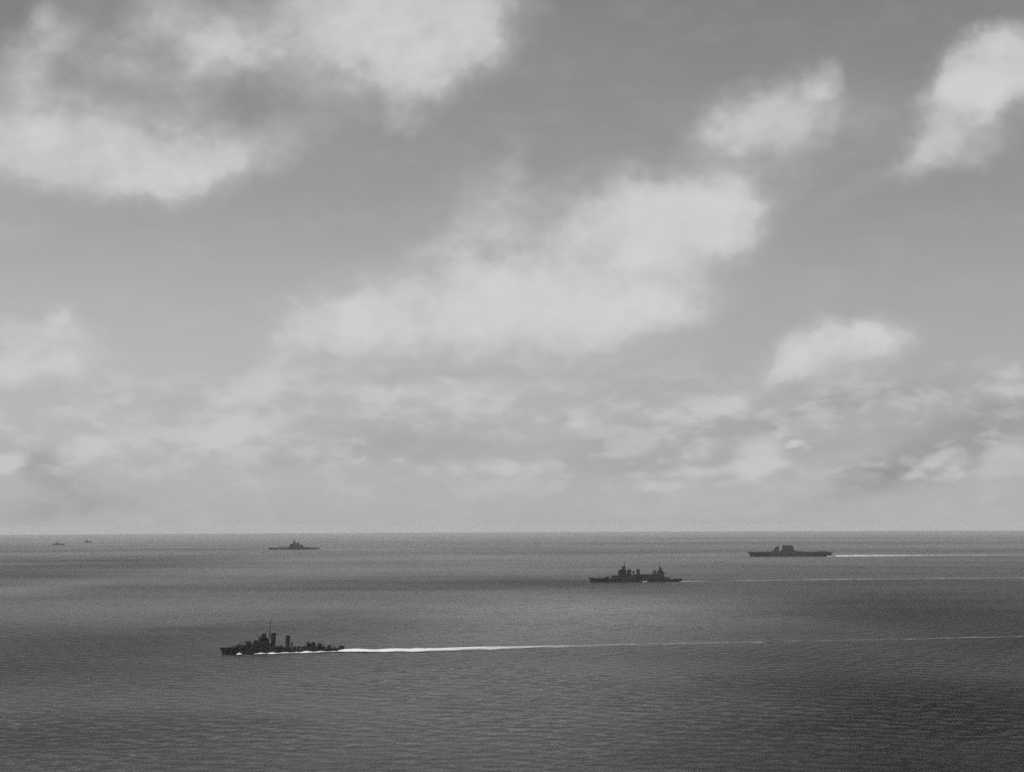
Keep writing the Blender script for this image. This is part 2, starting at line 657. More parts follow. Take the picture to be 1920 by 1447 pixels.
# ------------------------------------------------------------------ shape helpers (s = metres aft of the bow)
def box(bm, x0, x1, y0, y1, z0, z1, tx=0.0, ty=0.0):
    """Box whose top is drawn in by tx, ty on each side."""
    v = [bm.verts.new(p) for p in (
        (x0, y0, z0), (x1, y0, z0), (x1, y1, z0), (x0, y1, z0),
        (x0 + tx, y0 + ty, z1), (x1 - tx, y0 + ty, z1), (x1 - tx, y1 - ty, z1), (x0 + tx, y1 - ty, z1))]
    for f in ((0, 1, 2, 3), (4, 5, 6, 7), (0, 1, 5, 4), (1, 2, 6, 5), (2, 3, 7, 6), (3, 0, 4, 7)):
        bm.faces.new([v[i] for i in f])


def prism(bm, prof, hw, hw_top=None, yc=0.0):
    """Side profile polygon (x, z) given width; the top may be narrower."""
    zs = [p[1] for p in prof]
    z0, z1 = min(zs), max(zs)
    ht = hw if hw_top is None else hw_top
    a, b = [], []
    for x, z in prof:
        w = hw + (ht - hw) * ((z - z0) / (z1 - z0) if z1 > z0 else 0)
        a.append(bm.verts.new((x, yc - w, z)))
        b.append(bm.verts.new((x, yc + w, z)))
    bm.faces.new(a)
    bm.faces.new(b)
    n = len(prof)
    for i in range(n):
        j = (i + 1) % n
        bm.faces.new((a[i], a[j], b[j], b[i]))


def tube(bm, p, q, r0, r1=None, seg=12, sx=1.0):
    """Round (or oval, sx along x) bar from p to q."""
    p, q = Vector(p), Vector(q)
    r1 = r0 if r1 is None else r1
    d = (q - p).normalized()
    if abs(d.z) > 0.7:
        u = Vector((1, 0, 0)); w = Vector((0, 1, 0))
    else:
        w = Vector((0, 0, 1)).cross(d).normalized(); u = d.cross(w)
        sx = 1.0
    A, B = [], []
    for i in range(seg):
        t = 2 * math.pi * i / seg
        o = u * math.cos(t) * sx + w * math.sin(t)
        A.append(bm.verts.new(p + o * r0))
        B.append(bm.verts.new(q + o * r1))
    bm.faces.new(A)
    bm.faces.new(B)
    for i in range(seg):
        j = (i + 1) % seg
        bm.faces.new((A[i], A[j], B[j], B[i]))


def hull_bm(L, stations, draft=3.5):
    """stations: (s_deck, s_waterline, deck_z, half_deck, half_wl)."""
    bm = bmesh.new()
    prev = None
    for sd_, sw, dz, hd, hw in stations:
        xd, xw = L / 2 - sd_, L / 2 - sw
        xm = xd * 0.45 + xw * 0.55
        hm = hw * 0.6 + hd * 0.4 if hw > 0.3 else hd * 0.22
        ring = [(xw, 0, -draft), (xw, hw * 0.9, -draft * 0.6), (xw, hw, 0), (xm, hm, dz * 0.5), (xd, hd, dz), (xd, 0, dz + 0.12),
                (xd, -hd, dz), (xm, -hm, dz * 0.5), (xw, -hw, 0), (xw, -hw * 0.9, -draft * 0.6)]
        vs = [bm.verts.new(p) for p in ring]
        if prev:
            for i in range(10):
                j = (i + 1) % 10
                try:
                    bm.faces.new((prev[i], vs[i], vs[j], prev[j]))
                except ValueError:
                    pass
        else:
            bm.faces.new(vs)
        prev = vs
    bm.faces.new(prev)
    return bm


class Ship:
    def __init__(self, name, L, label, cat, group=None):
        self.L = L
        self.o = bpy.data.objects.new(name, None)
        COL.objects.link(self.o)
        tag(self.o, label, cat, group)

    def x(self, s):
        return self.L / 2 - s

    def part(self, name, fn, mat=None, parent=None, smooth=False):
        bm = bmesh.new()
        fn(bm)
        return link_mesh(name, bm, mat or NAVY, parent or self.o, smooth)

    def bx(self, bm, s0, s1, hw, z0, z1, t=0.0, ty=0.0, yc=0.0):
        box(bm, self.x(s1), self.x(s0), yc - hw, yc + hw, z0, z1, t, ty)

    def prof(self, bm, pts, hw, hw_top=None, yc=0.0):
        prism(bm, [(self.x(s), z) for s, z in pts], hw, hw_top, yc)

    def rail(self, bm, s0, s1, hw, z, h=1.0, step=2.4):
        n = max(2, int((s1 - s0) / step))
        for i in range(n + 1):
            s = s0 + (s1 - s0) * i / n
            tube(bm, (self.x(s), hw, z), (self.x(s), hw, z + h), 0.05, seg=5)
        for zz in (0.5, 1.0):
            tube(bm, (self.x(s0), hw, z + h * zz), (self.x(s1), hw, z + h * zz), 0.04, seg=5)

    def turret(self, s, z, ln, hw, h, barrels, blen, aft=False, br=0.2, elev=4, name='gun_turret'):
        """A gun house whose face looks ahead (or astern) with its barrels as sub-parts."""
        d = -1 if aft else 1
        x0 = self.x(s)

        def f(bm):
            tube(bm, (x0, 0, z - 0.8), (x0, 0, z + 0.25), hw * 0.85, seg=20)
            pts = [(x0 - d * ln * .5, z + .2), (x0 + d * ln * .42, z + .2), (x0 + d * ln * .5, z + h * .45),
                   (x0 + d * ln * .3, z + h), (x0 - d * ln * .44, z + h * .94)]
            prism(bm, pts, hw, hw * 0.86)
            box(bm, x0 - d * ln * .2 - .4, x0 - d * ln * .2 + .4, -hw * .5, -hw * .2, z + h * .9, z + h + .45)
        t = self.part(name, f)
        for k in range(barrels):
            yy = 0 if barrels == 1 else (k - (barrels - 1) / 2) * hw * 0.62
            e = math.radians(elev)

            def g(bm, yy=yy):
                p = Vector((x0 + d * ln * .40, yy, z + h * .55))
                q = p + Vector((d * math.cos(e), 0, math.sin(e))) * blen
                tube(bm, p, q, br * 1.3, br * .75, 10)
            self.part('gun_barrel', g, DARKER, t)
        return t

    def funnel(self, s0, s1, z0, z1, hw, rake=0.6):
        c, r = (s0 + s1) / 2, (s1 - s0) / 2

        def f(bm):
            a = (self.x(c), 0, z0)
            b = (self.x(c + rake), 0, z1 - 0.9)
            tube(bm, a, b, hw * 1.06, hw, 20, r / hw)
            tube(bm, (self.x(c) + .2 + r, 0, z0), (self.x(c + rake) + .2 + r, 0, z1 + .3), 0.22, seg=8)
        o = self.part('funnel', f)

        def g(bm):
            tube(bm, (self.x(c + rake), 0, z1 - 0.9), (self.x(c + rake), 0, z1), hw * 1.06, hw * 1.1, 20, r / hw)
        self.part('funnel_cap', g, DARKER, o)
        return o

    def mast(self, s, z0, z1, rake=1.5, r=0.3, yards=((0.7, 3.5), (0.85, 2.2)), top=0.12, stay=None):
        def f(bm):
            tube(bm, (self.x(s), 0, z0), (self.x(s + rake), 0, z1), r, top, 8)
            if stay:
                for sg in (-1, 1):
                    tube(bm, (self.x(s + stay), sg * 1.8, z0), (self.x(s + rake * .5), 0, z0 + (z1 - z0) * .5), r * .6, r * .5, 6)
        o = self.part('mast', f)
        for k, w in yards:
            zz = z0 + (z1 - z0) * k

            def g(bm, k=k, w=w, zz=zz):
                tube(bm, (self.x(s + rake * k), -w, zz), (self.x(s + rake * k), w, zz), 0.12, seg=6)
                box(bm, self.x(s + rake * k) - .25, self.x(s + rake * k) + .25, -.5, .5, zz, zz + .5)
            self.part('yard', g, None, o)
        return o

    def boat(self, s, y, z, ln=8.0, mat=None):
        """A ship's boat slung at the side: lofted double-ended hull with a cover."""
        def f(bm):
            prev = None
            for i in range(9):
                t = i / 8
                w = 1.25 * math.sin(math.pi * (0.06 + 0.88 * t)) ** 0.7
                x = self.x(s) + (t - .5) * ln
                zz = 0.35 * (2 * t - 1) ** 2
                vs = [bm.verts.new(p) for p in ((x, y, z + zz), (x, y + w * .8, z + .5 + zz), (x, y + w, z + 1.25 + zz), (x, y, z + 1.6 + zz),
                                                (x, y - w, z + 1.25 + zz), (x, y - w * .8, z + .5 + zz))]
                if prev:
                    for a in range(6):
                        b = (a + 1) % 6
                        bm.faces.new((prev[a], vs[a], vs[b], prev[b]))
                else:
                    bm.faces.new(vs)
                prev = vs
            bm.faces.new(prev)
        o = self.part('ship_boat', f, mat)

        for dx in (-.32, .32):
            def g(bm, dx=dx):
                x = self.x(s) + dx * ln
                tube(bm, (x, y * .8, z - 1.2), (x, y * .85, z + 2.6), .12, seg=6)
                tube(bm, (x, y * .85, z + 2.6), (x, y * 1.05, z + 3.0), .12, seg=6)
            self.part('davit', g, None, o)
        return o


# ------------------------------------------------------------------ destroyer
def build_destroyer(label, group=None):
    L = 106.0
    S = Ship('destroyer', L, label, 'destroyer', group)
    st = [(0, 3.0, 6.3, .08, .02), (3, 5.2, 6.15, 1.3, .35), (8, 9.2, 5.9, 2.7, 1.2), (16, 16.5, 5.55, 4.0, 2.6), (26, 26, 5.3, 4.9, 4.1),
          (36, 36, 5.15, 5.35, 5.0), (45.6, 45.6, 5.1, 5.5, 5.3), (45.9, 45.9, 3.0, 5.5, 5.3), (60, 60, 2.8, 5.5, 5.4), (78, 78, 2.65, 5.2, 5.0),
          (92, 91, 2.7, 4.3, 3.7), (101, 99.5, 2.8, 3.2, 2.2), (106, 103, 2.9, 1.9, .9)]
    S.part('hull', lambda bm: bm_merge(bm, hull_bm(L, st)))

    for s0, s1, w_, z_ in ((47, 92, 4.2, 2.7), (8, 16, 2.6, 5.6)):
        for sg in (-1, 1):
            S.part('railing', lambda bm, a=(s0, s1, sg * w_, z_): S.rail(bm, *a))

    def fdh(bm):   # forward deckhouse
        S.prof(bm, [(18.5, 5.3), (18.5, 7.9), (26.5, 8.0), (27.5, 8.6), (45.2, 8.2), (45.2, 5.0)], 3.7, 3.6)
        S.bx(bm, 27.5, 44, 3.9, 8.1, 8.45)
        for s in (20, 23, 30, 36, 41):
            S.bx(bm, s, s + 1.0, 3.85, 6.0, 7.4)
        S.bx(bm, 11.0, 12.2, .7, 5.4, 6.6)
        S.bx(bm, 8.0, 8.7, .9, 5.7, 6.5)
    S.part('forward_deckhouse', fdh)

    def bridge(bm):
        S.prof(bm, [(27.8, 8.3), (28.3, 10.0), (32.4, 10.2), (33.0, 12.6), (36.0, 12.8), (40.0, 12.8), (40.6, 8.3)], 3.4, 3.0)
        S.bx(bm, 32.6, 39.2, 3.9, 12.6, 13.7)           # open bridge wings
        S.bx(bm, 28.4, 31.6, 2.3, 10.1, 11.3)           # gun tub
        tube(bm, (S.x(30), 0, 10.1), (S.x(30), 0, 11.9), .5, .4)
        S.bx(bm, 34.8, 38.8, 2.2, 13.4, 14.4)
        for s in (33.6, 35.6, 37.6):
            S.bx(bm, s, s + .7, 3.98, 13.9, 14.5)
    br = S.part('bridge', bridge)

    def director(bm):
        tube(bm, (S.x(37), 0, 14.2), (S.x(37), 0, 15.0), 1.4, 1.2, 16)
        S.bx(bm, 35.2, 38.7, 1.5, 14.9, 16.6, .25, .2)
        tube(bm, (S.x(37.1), -2.2, 15.9), (S.x(37.1), 2.2, 15.9), .3, seg=8)
    S.part('gun_director', director, None, br)
    S.mast(40.9, 8.2, 29.3, 1.7, .42, ((.62, 4.2), (.8, 2.4)), .22, 3.0)
    S.funnel(43.1, 46.3, 5.0, 17.0, 1.35, .55)
    S.funnel(55.2, 58.3, 2.7, 14.7, 1.3, .5)
    S.turret(15.6, 5.9, 4.6, 2.2, 2.3, 1, 4.6)
    S.turret(24.0, 8.4, 4.6, 2.2, 2.4, 1, 4.6)

    def mid(bm):    # midships deckhouse
        S.bx(bm, 47.2, 54.2, 2.3, 2.8, 4.4)
        S.bx(bm, 49.0, 51.6, 1.5, 4.4, 5.6)
        S.bx(bm, 54.4, 60.0, 2.6, 2.7, 4.9)
        tube(bm, (S.x(60.2), 0, 4.6), (S.x(60.2), 0, 8.2), .55, .4)
        S.bx(bm, 59.3, 61.4, 1.3, 7.2, 8.1)
        S.bx(bm, 61.5, 63.6, 1.6, 2.7, 5.2)
    S.part('midships_deckhouse', mid)

    def search(bm):
        tube(bm, (S.x(60.3), -.6, 8.1), (S.x(60.3), .5, 8.3), .75, .7, 14)
    S.part('searchlight', search)
    for sg in (-1, 1):
        S.boat(49.0, sg * 4.6, 4.2, 7.5)

    def raft(bm):
        tube(bm, (S.x(52.9), -3.0, 4.5), (S.x(52.3), -3.9, 4.9), .75, .75, 12)
    S.part('canvas_cover', raft, PALE)

    def tubes(s, z, n=5):
        def f(bm):
            tube(bm, (S.x(s), 0, z - 1.2), (S.x(s), 0, z), .9, .9, 14)
            for i in range(n):
                tube(bm, (S.x(s - 3.4), (i - (n - 1) / 2) * .72, z + .35), (S.x(s + 3.6), (i - (n - 1) / 2) * .72, z + .35), .34, seg=10)
            S.bx(bm, s - .8, s + 1.2, 1.8, z + .4, z + 1.5, .3, .3)
        S.part('torpedo_tubes', f)
    tubes(66.0, 4.2)

    def aft(bm):
        S.prof(bm, [(69.5, 2.6), (69.8, 4.9), (88.5, 4.7), (88.8, 2.6)], 2.7, 2.6)
        S.prof(bm, [(72.9, 4.8), (73.2, 8.2), (75.2, 8.3), (75.4, 7.1), (77.0, 7.1), (77.2, 8.5), (80.0, 8.2), (80.2, 4.8)], 2.2, 2.0)
        S.bx(bm, 73.0, 75.4, 2.9, 7.2, 8.3)
        S.bx(bm, 77.0, 80.1, 2.8, 7.0, 8.1)
        tube(bm, (S.x(78.4), 0, 8.0), (S.x(77.6), 0, 9.6), .22, .15)
        tube(bm, (S.x(74.2), 0, 8.0), (S.x(74.9), 0, 9.2), .22, .15)
        S.bx(bm, 70.6, 71.8, 1.5, 4.8, 5.9)
        S.bx(bm, 96.0, 98.0, 1.2, 2.6, 3.7)
    S.part('aft_deckhouse', aft)
    S.turret(84.0, 5.0, 3.6, 1.9, 2.3, 1, 4.2, True, name='gun_turret')
    S.turret(92.4, 3.2, 3.4, 1.9, 2.2, 1, 4.2, True)

    def racks(bm):
        for sg in (-1, 1):
            S.bx(bm, 100.6, 105.4, .45, 2.9, 3.4, yc=sg * 1.2)
            for i in range(6):
                x = S.x(101 + i * .8)
                tube(bm, (x, sg * 1.2 - .42, 3.75), (x, sg * 1.2 + .42, 3.75), .38, seg=10)
            for i in (0, 2, 4):
                x = S.x(101 + i)
                tube(bm, (x, sg * 1.2 - .5, 3), (x, sg * 1.2 - .5, 4.6), .07, seg=5)
                tube(bm, (x, sg * 1.2 + .5, 3), (x, sg * 1.2 + .5, 4.6), .07, seg=5)
        S.bx(bm, 101.5, 104.6, .6, 3.0, 4.9)
        tube(bm, (S.x(105.4), 0, 2.9), (S.x(106.3), 0, 6.0), .1, .05, 6)
    S.part('depth_charge_rack', racks)
    return S.o


def bm_merge(bm, src):
    me = bpy.data.meshes.new('tmp')
    src.to_mesh(me)
    src.free()
    bm.from_mesh(me)
    bpy.data.meshes.remove(me)


# ------------------------------------------------------------------ cruiser
def build_cruiser(label):
    L = 179.0
    S = Ship('cruiser', L, label, 'cruiser')
    st = [(0, 4, 9.0, .1, .02), (5, 8, 8.7, 2.0, .6), (14, 16, 8.0, 4.4, 2.2), (28, 29, 7.3, 6.9, 4.9), (45, 45, 6.9, 8.6, 7.6), (70, 70, 6.7, 9.3, 9.2),
          (112, 112, 6.6, 9.3, 9.2), (140, 140, 6.5, 8.8, 8.3), (146.0, 146, 6.4, 8.5, 7.8), (146.4, 146.4, 4.5, 8.5, 7.8), (160, 160, 4.6, 7.0, 5.6), (172, 170, 5.2, 4.6, 2.6), (179, 175, 5.6, 2.2, .6)]
    S.part('hull', lambda bm: bm_merge(bm, hull_bm(L, st, 5)))

    def sup(bm):
        S.prof(bm, [(42, 6.8), (42.5, 9.5), (55, 9.6), (56, 14.2), (82, 13.6), (84, 11.8), (98, 12.0), (98.5, 6.8)], 6.5, 5.0)
        S.bx(bm, 57, 71, 6.6, 11.5, 12.4)
        S.bx(bm, 86, 90, 2.6, 11.5, 14.2)
    S.part('forward_superstructure', sup)

    def bridge(bm):
        S.prof(bm, [(57, 14), (57, 21), (58.2, 23.6), (69.6, 23.2), (70.4, 19.5), (71, 14)], 4.6, 3.9)
        S.bx(bm, 56.4, 66, 6.2, 18.0, 19.1)
        S.bx(bm, 57.0, 69, 5.0, 20.6, 21.5)
        for s in (58, 60.5, 63, 65.5):
            S.bx(bm, s, s + 1.3, 4.75, 22.0, 22.8)
    br = S.part('bridge', bridge)

    def director(bm):
        tube(bm, (S.x(65), 0, 23), (S.x(65), 0, 27), 1.7, 1.2, 14)
        S.bx(bm, 62.9, 67.6, 2.2, 26.2, 29.2, .6, .3)
    S.part('gun_director', director, None, br)
    S.mast(67.0, 23, 39.5, 2.6, .85, ((.35, 4.5), (.6, 3.0)), .35, 2.6)
    S.funnel(72.8, 80.0, 13, 23.6, 2.6, .4)
    S.funnel(90.6, 96.6, 11.8, 23.4, 2.6, .4)

    def platform(bm):
        tube(bm, (S.x(85), 0, 11.5), (S.x(85), 0, 17), .7, .6)
        S.bx(bm, 81.8, 87.4, 3.2, 16.6, 17.4)
        tube(bm, (S.x(83.2), 1.5, 17.3), (S.x(83.2), 1.5, 19.8), 1.0, 1.0)
        tube(bm, (S.x(85.8), -1.5, 17.3), (S.x(85.8), -1.5, 20.6), 1.1, 1.0)
    S.part('searchlight_platform', platform)

    def hangar(bm):
        S.prof(bm, [(98.6, 6.8), (98.6, 13.6), (104, 14.2), (119, 14.0), (121.6, 13.4), (122, 6.6)], 6.6, 5.8)
        S.bx(bm, 107, 112, 3, 13.3, 14.4)
        S.bx(bm, 100, 102, 6.9, 9, 11)
    S.part('hangar', hangar)

    for s, y, h in ((121.4, 4.5, 20.5), (125.2, 0, 22), (128.4, -4.5, 21)):
        def crane(bm, s=s, y=y, h=h):
            tube(bm, (S.x(s), y, 6.6), (S.x(s), y, h), 1.2, .9, 10)
            tube(bm, (S.x(s), y, h - 5), (S.x(s - 4), y * 1.3, h - 1.0), .25, .2, 8)
        S.part('crane', crane)

    def aft(bm):
        S.prof(bm, [(121.8, 6.6), (122, 14), (130, 14.5), (130.6, 19.5), (133, 20.5), (141.2, 20), (143, 11.6), (144, 6.4)], 5.2, 3.6)
        S.bx(bm, 131, 145, 3.8, 16.4, 17.8)
        S.bx(bm, 133.6, 139.8, 2.6, 19.8, 24.0, .7, .3)
        tube(bm, (S.x(136.6), 0, 23.5), (S.x(136.6), 0, 27), 1.6, 1.2, 12)
    S.part('aft_superstructure', aft)
    S.mast(135.2, 19, 37, -.6, .8, ((.5, 3.6), (.75, 2.2)), .35)
    for s, z, n, a in ((33.5, 7.4, 3, False), (49, 9.9, 3, False), (149, 5.3, 3, True)):
        S.turret(s, z, 9.6, 4.3, 3.0, n, 9.5, a, .34)
    for sg in (-1, 1):
        S.boat(94, sg * 7.2, 9.5, 9)
        for s in (76, 88, 104, 116):
            def gun(bm, s=s, sg=sg):
                tube(bm, (S.x(s), sg * 7.4, 6.6), (S.x(s), sg * 7.4, 8.2), 1.3, 1.2, 12)
                tube(bm, (S.x(s), sg * 7.4, 8.6), (S.x(s - 2.4), sg * 8.0, 10.6), .18, .12, 8)
                S.bx(bm, s - .7, s + .9, .7, 8.0, 9.2, yc=sg * 7.4)
            S.part('deck_gun', gun)

    def stern(bm):
        S.bx(bm, 163, 168, 1.6, 4.6, 6.4, .4, .2)
        tube(bm, (S.x(171), 0, 5), (S.x(175.5), 1.5, 10), .3, .2, 8)
    S.part('stern_gear', stern)
    return S.o


# ------------------------------------------------------------------ carrier
def build_carrier(label):
    L = 270.0
    S = Ship('aircraft_carrier', L, label, 'aircraft carrier')
    st = [(3, 10, 13.2, .6, .05), (9, 14, 13.2, 3.2, 1.2), (20, 23, 13.1, 8, 4.0), (45, 46, 13.0, 13, 10), (80, 80, 13.0, 15.5, 14.5),
          (190, 190, 13.0, 15.5, 14.5), (230, 230, 13.0, 14.0, 11), (252, 251, 13.0, 11.5, 7), (262.5, 260, 12.6, 8, 3.5)]
    S.part('hull', lambda bm: bm_merge(bm, hull_bm(L, st, 8)))

    def deck(bm):
        pts = [(0, 5.5), (4, 9), (20, 13), (60, 15.8), (235, 15.8), (262, 13.5), (269.5, 12), (270, 11)]
        top = [bm.verts.new((S.x(s), -w, 15.0)) for s, w in pts] + [bm.verts.new((S.x(s), w, 15.0)) for s, w in reversed(pts)]
        bot = [bm.verts.new((v.co.x, v.co.y, 13.7)) for v in top]
        bm.faces.new(top)
        bm.faces.new(bot)
        n = len(top)
        for i in range(n):
            j = (i + 1) % n
            bm.faces.new((top[i], top[j], bot[j], bot[i]))
    S.part('flight_deck', deck, DECK)

    def gallery(bm):
        S.bx(bm, s_, s_ + 16, 1.4, 11.2, 12.6, yc=y_)
        for q in range(4):
            S.bx(bm, s_ + 1 + q * 4.4, s_ + 1.7 + q * 4.4, 1.2, 12.5, 13.9, yc=y_)
    for s_ in (22, 52, 120, 196, 226):
        for y_ in ((-13.2, 13.2) if s_ == 22 else (-16.2, 16.2)):
            S.part('deck_gallery', gallery)
    for s_, y_ in ((8.5, 2.5), (8.5, -2.5), (262.5, 5), (262.5, -5)):
        S.part('deck_support', lambda bm: tube(bm, (S.x(s_), y_, 7), (S.x(s_ + (-5 if s_ < 20 else 3.5)), y_ * 2, 13.9), .45, .4, 8))
    yc = -12.0 * SIDE

    def island(bm):
        S.prof(bm, [(74, 15), (76, 17.0), (83, 18.6), (85, 23.5), (88, 25.5), (90, 29.5), (99, 29.8), (100, 25), (101, 15)], 4.2, 2.8, yc)
        S.bx(bm, 86, 99.5, 4.4, 22.8, 23.8, yc=yc)
        S.bx(bm, 88, 100, 4.0, 26.2, 27.2, yc=yc)
        S.bx(bm, 91.5, 96.0, 2.2, 29.4, 32.4, .5, .3, yc)
    isl = S.part('island', island)

    def mast(bm):
        tube(bm, (S.x(99), yc, 25), (S.x(100.6), yc, 42), 1.2, .7, 8)
        tube(bm, (S.x(100.4), yc - 4, 37), (S.x(100.4), yc + 4, 37), .2, seg=6)
        S.bx(bm, 98.6, 101.6, 1.4, 33, 34, yc=yc)
    S.part('mast', mast)

    def funnel(bm):
        S.prof(bm, [(110.5, 15), (110.5, 34.6), (142.5, 34.8), (145.5, 31.5), (145.5, 15)], 4.0, 3.6, yc)
        for s in (113, 119, 125, 131, 137):
            S.bx(bm, s, s + 3.4, 3.2, 34.5, 35.6, yc=yc)
    fn = S.part('funnel', funnel)

    S.part('deckhouse', lambda bm: S.prof(bm, [(102, 15), (104, 17.4), (110.4, 19.5), (110.4, 15)], 3.4, 3.0, yc))

    def base(bm):
        S.prof(bm, [(145.6, 15), (145.6, 21), (150, 19), (156, 18.5), (160, 16.4), (168, 16), (168, 15)], 3.6, 3.0, yc)
        S.bx(bm, 139, 147, 5.2, 19.6, 20.8, yc=yc)
    S.part('funnel_gallery', base)
    for s, a in ((66, False), (171, True)):
        def gun(bm, s=s, a=a):
            d = -1 if a else 1
            tube(bm, (S.x(s), yc, 15), (S.x(s), yc, 15.6), 2.2, 2.2, 16)
            S.bx(bm, s - 2.2, s + 2.2, 1.8, 15.5, 17.2, .5, .4, yc)
            for k in (-.8, .8):
                tube(bm, (S.x(s) + d * 1.5, yc + k, 16.4), (S.x(s) + d * 7, yc + k, 16.8), .2, .15, 8)
        S.part('gun_mount', gun)

    rr = random.Random(3)
    for i in range(7):      # aircraft ranged aft
        def plane(bm, i=i):
            x = S.x(224 + (i // 2) * 9 + 2 * (i % 2))
            y = (-5 if i % 2 else 5)
            z = 16.5
            tube(bm, (x + 4.2, y, z + .6), (x - 5, y, z - .3), .75, .25, 10)
            prism(bm, [(x + 2.2, z), (x + .2, z), (x + .2, z + .18), (x + 2.2, z + .18)], 5.6, 5.6, y)
            prism(bm, [(x - 4, z + .1), (x - 5.1, z + .1), (x - 5.1, z + .25), (x - 4, z + .25)], 2.0, 2.0, y)
            prism(bm, [(x - 4, z), (x - 5.2, z), (x - 5.2, z + 1.5), (x - 4.7, z + 1.5)], .1, .1, y)
            for w in (-1.5, 1.5):
                tube(bm, (x + 1.4, y + w, 15.02), (x + 1.4, y + w, z), .2, .15, 6)
        # small, dark and low on the deck; a few pixels each
        if i < 6:
            o = S.part('parked_airplane', plane, DARKER)
            PLANES.append(o)
    return S.o


# ------------------------------------------------------------------ battleship
def build_battleship(label, L=222.0):
    S = Ship('battleship', L, label, 'battleship')
    k = L / 222.0
    st = [(0, 5, 9.2, .1, .02), (6, 9, 8.8, 2.4, .8), (20, 22, 7.8, 7, 4), (45, 45, 6.8, 12, 9.5), (80, 80, 6.4, 15.6, 15), (150, 150, 6.4, 15.8, 15.4),
          (185, 185, 6.4, 13, 11), (208, 206, 7.0, 8, 5), (222, 217, 7.4, 3.0, 1)]
    st = [(a * k, b * k, c, d, e) for a, b, c, d, e in st]
    S.part('hull', lambda bm: bm_merge(bm, hull_bm(L, st, 8)))

    def sup(bm):
        S.prof(bm, [(80, 6.4), (80.5, 12), (90, 12.5), (92, 17), (98, 20), (140, 17.5), (148, 13.5), (154, 12.5), (155, 6.4)], 9.5, 5.5)
        S.bx(bm, 96, 142, 8.0, 14, 15.4)
        for s in (98, 110, 122, 134):
            for sg in (-1, 1):
                S.bx(bm, s, s + 6, 2.2, 12.5, 15.5, .4, .3, sg * 9.6)
    S.part('superstructure', sup)

    def tower(bm):
        S.prof(bm, [(92, 17), (93, 23.6), (105, 24), (106, 28), (107.6, 33), (115.6, 33), (117, 26), (118, 18)], 3.8, 2.6)
        S.bx(bm, 95, 107, 5, 22.2, 23.5)
        tube(bm, (S.x(111.6), 0, 32), (S.x(111.6), 0, 36.5), 2.4, 1.8, 14)
        S.bx(bm, 108.6, 114.8, 3.2, 35.4, 38.4, .6, .4)
    tw = S.part('tower', tower)
    S.mast(113, 37, 46, .5, .4, ((.4, 4.5),), .15)
    S.funnel(120, 130, 17, 28, 3.4, .5)

    def aft(bm):
        S.prof(bm, [(132, 16), (132.5, 22), (138, 22), (140, 20), (146, 19.2), (147, 14)], 3.2, 2.4)
        tube(bm, (S.x(135), 0, 21), (S.x(135), 0, 26), .9, .5, 10)
    S.part('aft_tower', aft)
    for s, z, a in ((49, 7.4, False), (70, 10.2, False), (165, 7.4, True)):
        S.turret(s, z, 14, 6.0, 3.4, 3, 13, a, .5, 2)
    return S.o


# ------------------------------------------------------------------ placing
SIDE = 1            # the carrier's island stands on her starboard side, the far one here
PLANES = []


def heading(bow, stern_px, L):
    """Yaw so that the stern (away from us) shows at the photograph column stern_px."""
    B = sea(*bow)
    d = pdir(stern_px, bow[1])
    d = Vector((d.x, d.y)).normalized()
    b2 = Vector((B.x, B.y))
    pr = b2.dot(d)
    perp = (b2 - d * pr).length
    if perp >= L:
        t = pr
    else:
        t = pr + math.sqrt(L * L - perp * perp)
    Sx = d * t
    fwd = (b2 - Sx).normalized()
    return B, fwd, perp


def place(o, bow, stern_px, L, yaw_override=None):
    B, fwd, perp = heading(bow, stern_px, L)
    if yaw_override is not None:
        a = math.radians(yaw_override)
        fwd = Vector((-math.cos(a), -math.sin(a)))
    c = Vector((B.x, B.y)) - fwd * (L / 2)
    o.location = (c.x, c.y, sea_z(c.x, c.y))
    o.rotation_euler = (0, 0, math.atan2(fwd.y, fwd.x))
    print('PLACE', o.name, 'D', round(B.length), 'perp', round(perp, 1), 'L', L, 'yaw', round(math.degrees(math.atan2(-fwd.y, -fwd.x)), 1))
    return c, fwd


dd = build_destroyer('dark destroyer with two thin funnels, one tall mast and a bright solid white wake')
cD, fD = place(dd, (411, 1227.5), 647, 106)
ca = build_cruiser('dark heavy cruiser with two funnels and two mast towers, between the destroyer and the horizon')
cC, fC = place(ca, (1104, 1091.5), 1280, 179)
cv = build_carrier('long flat topped aircraft carrier with one huge slab funnel, trailing a thin white wake')
cV, fV = place(cv, (1401, 1043), 1564, 281)
cv.scale = (281 / 270,) * 3
bb = build_battleship('hazy battleship with one tall pointed tower amidships, close under the horizon')
cB, fB = place(bb, (503, 1030), 600, 238)
bb.scale = (238 / 222,) * 3


def copy_tree(o, parent=None):
    c = o.copy()
    COL.objects.link(c)
    c.parent = parent
    for ch in list(o.children):
        copy_tree(ch, c)
    return c


far1 = copy_tree(dd)
far1['label'] = 'tiny hazy grey ship far off near the horizon, leftmost of all the ships'
far1['group'] = 'faint escorts near the horizon'
cF1, fF1 = place(far1, (98, 1021.5), 122, 106)
far2 = copy_tree(dd)
far2['label'] = 'faintest and farthest ship, a blurred speck just right of the leftmost ship'
far2['group'] = 'faint escorts near the horizon'
cF2, fF2 = place(far2, (158, 1016.5), 172, 106)


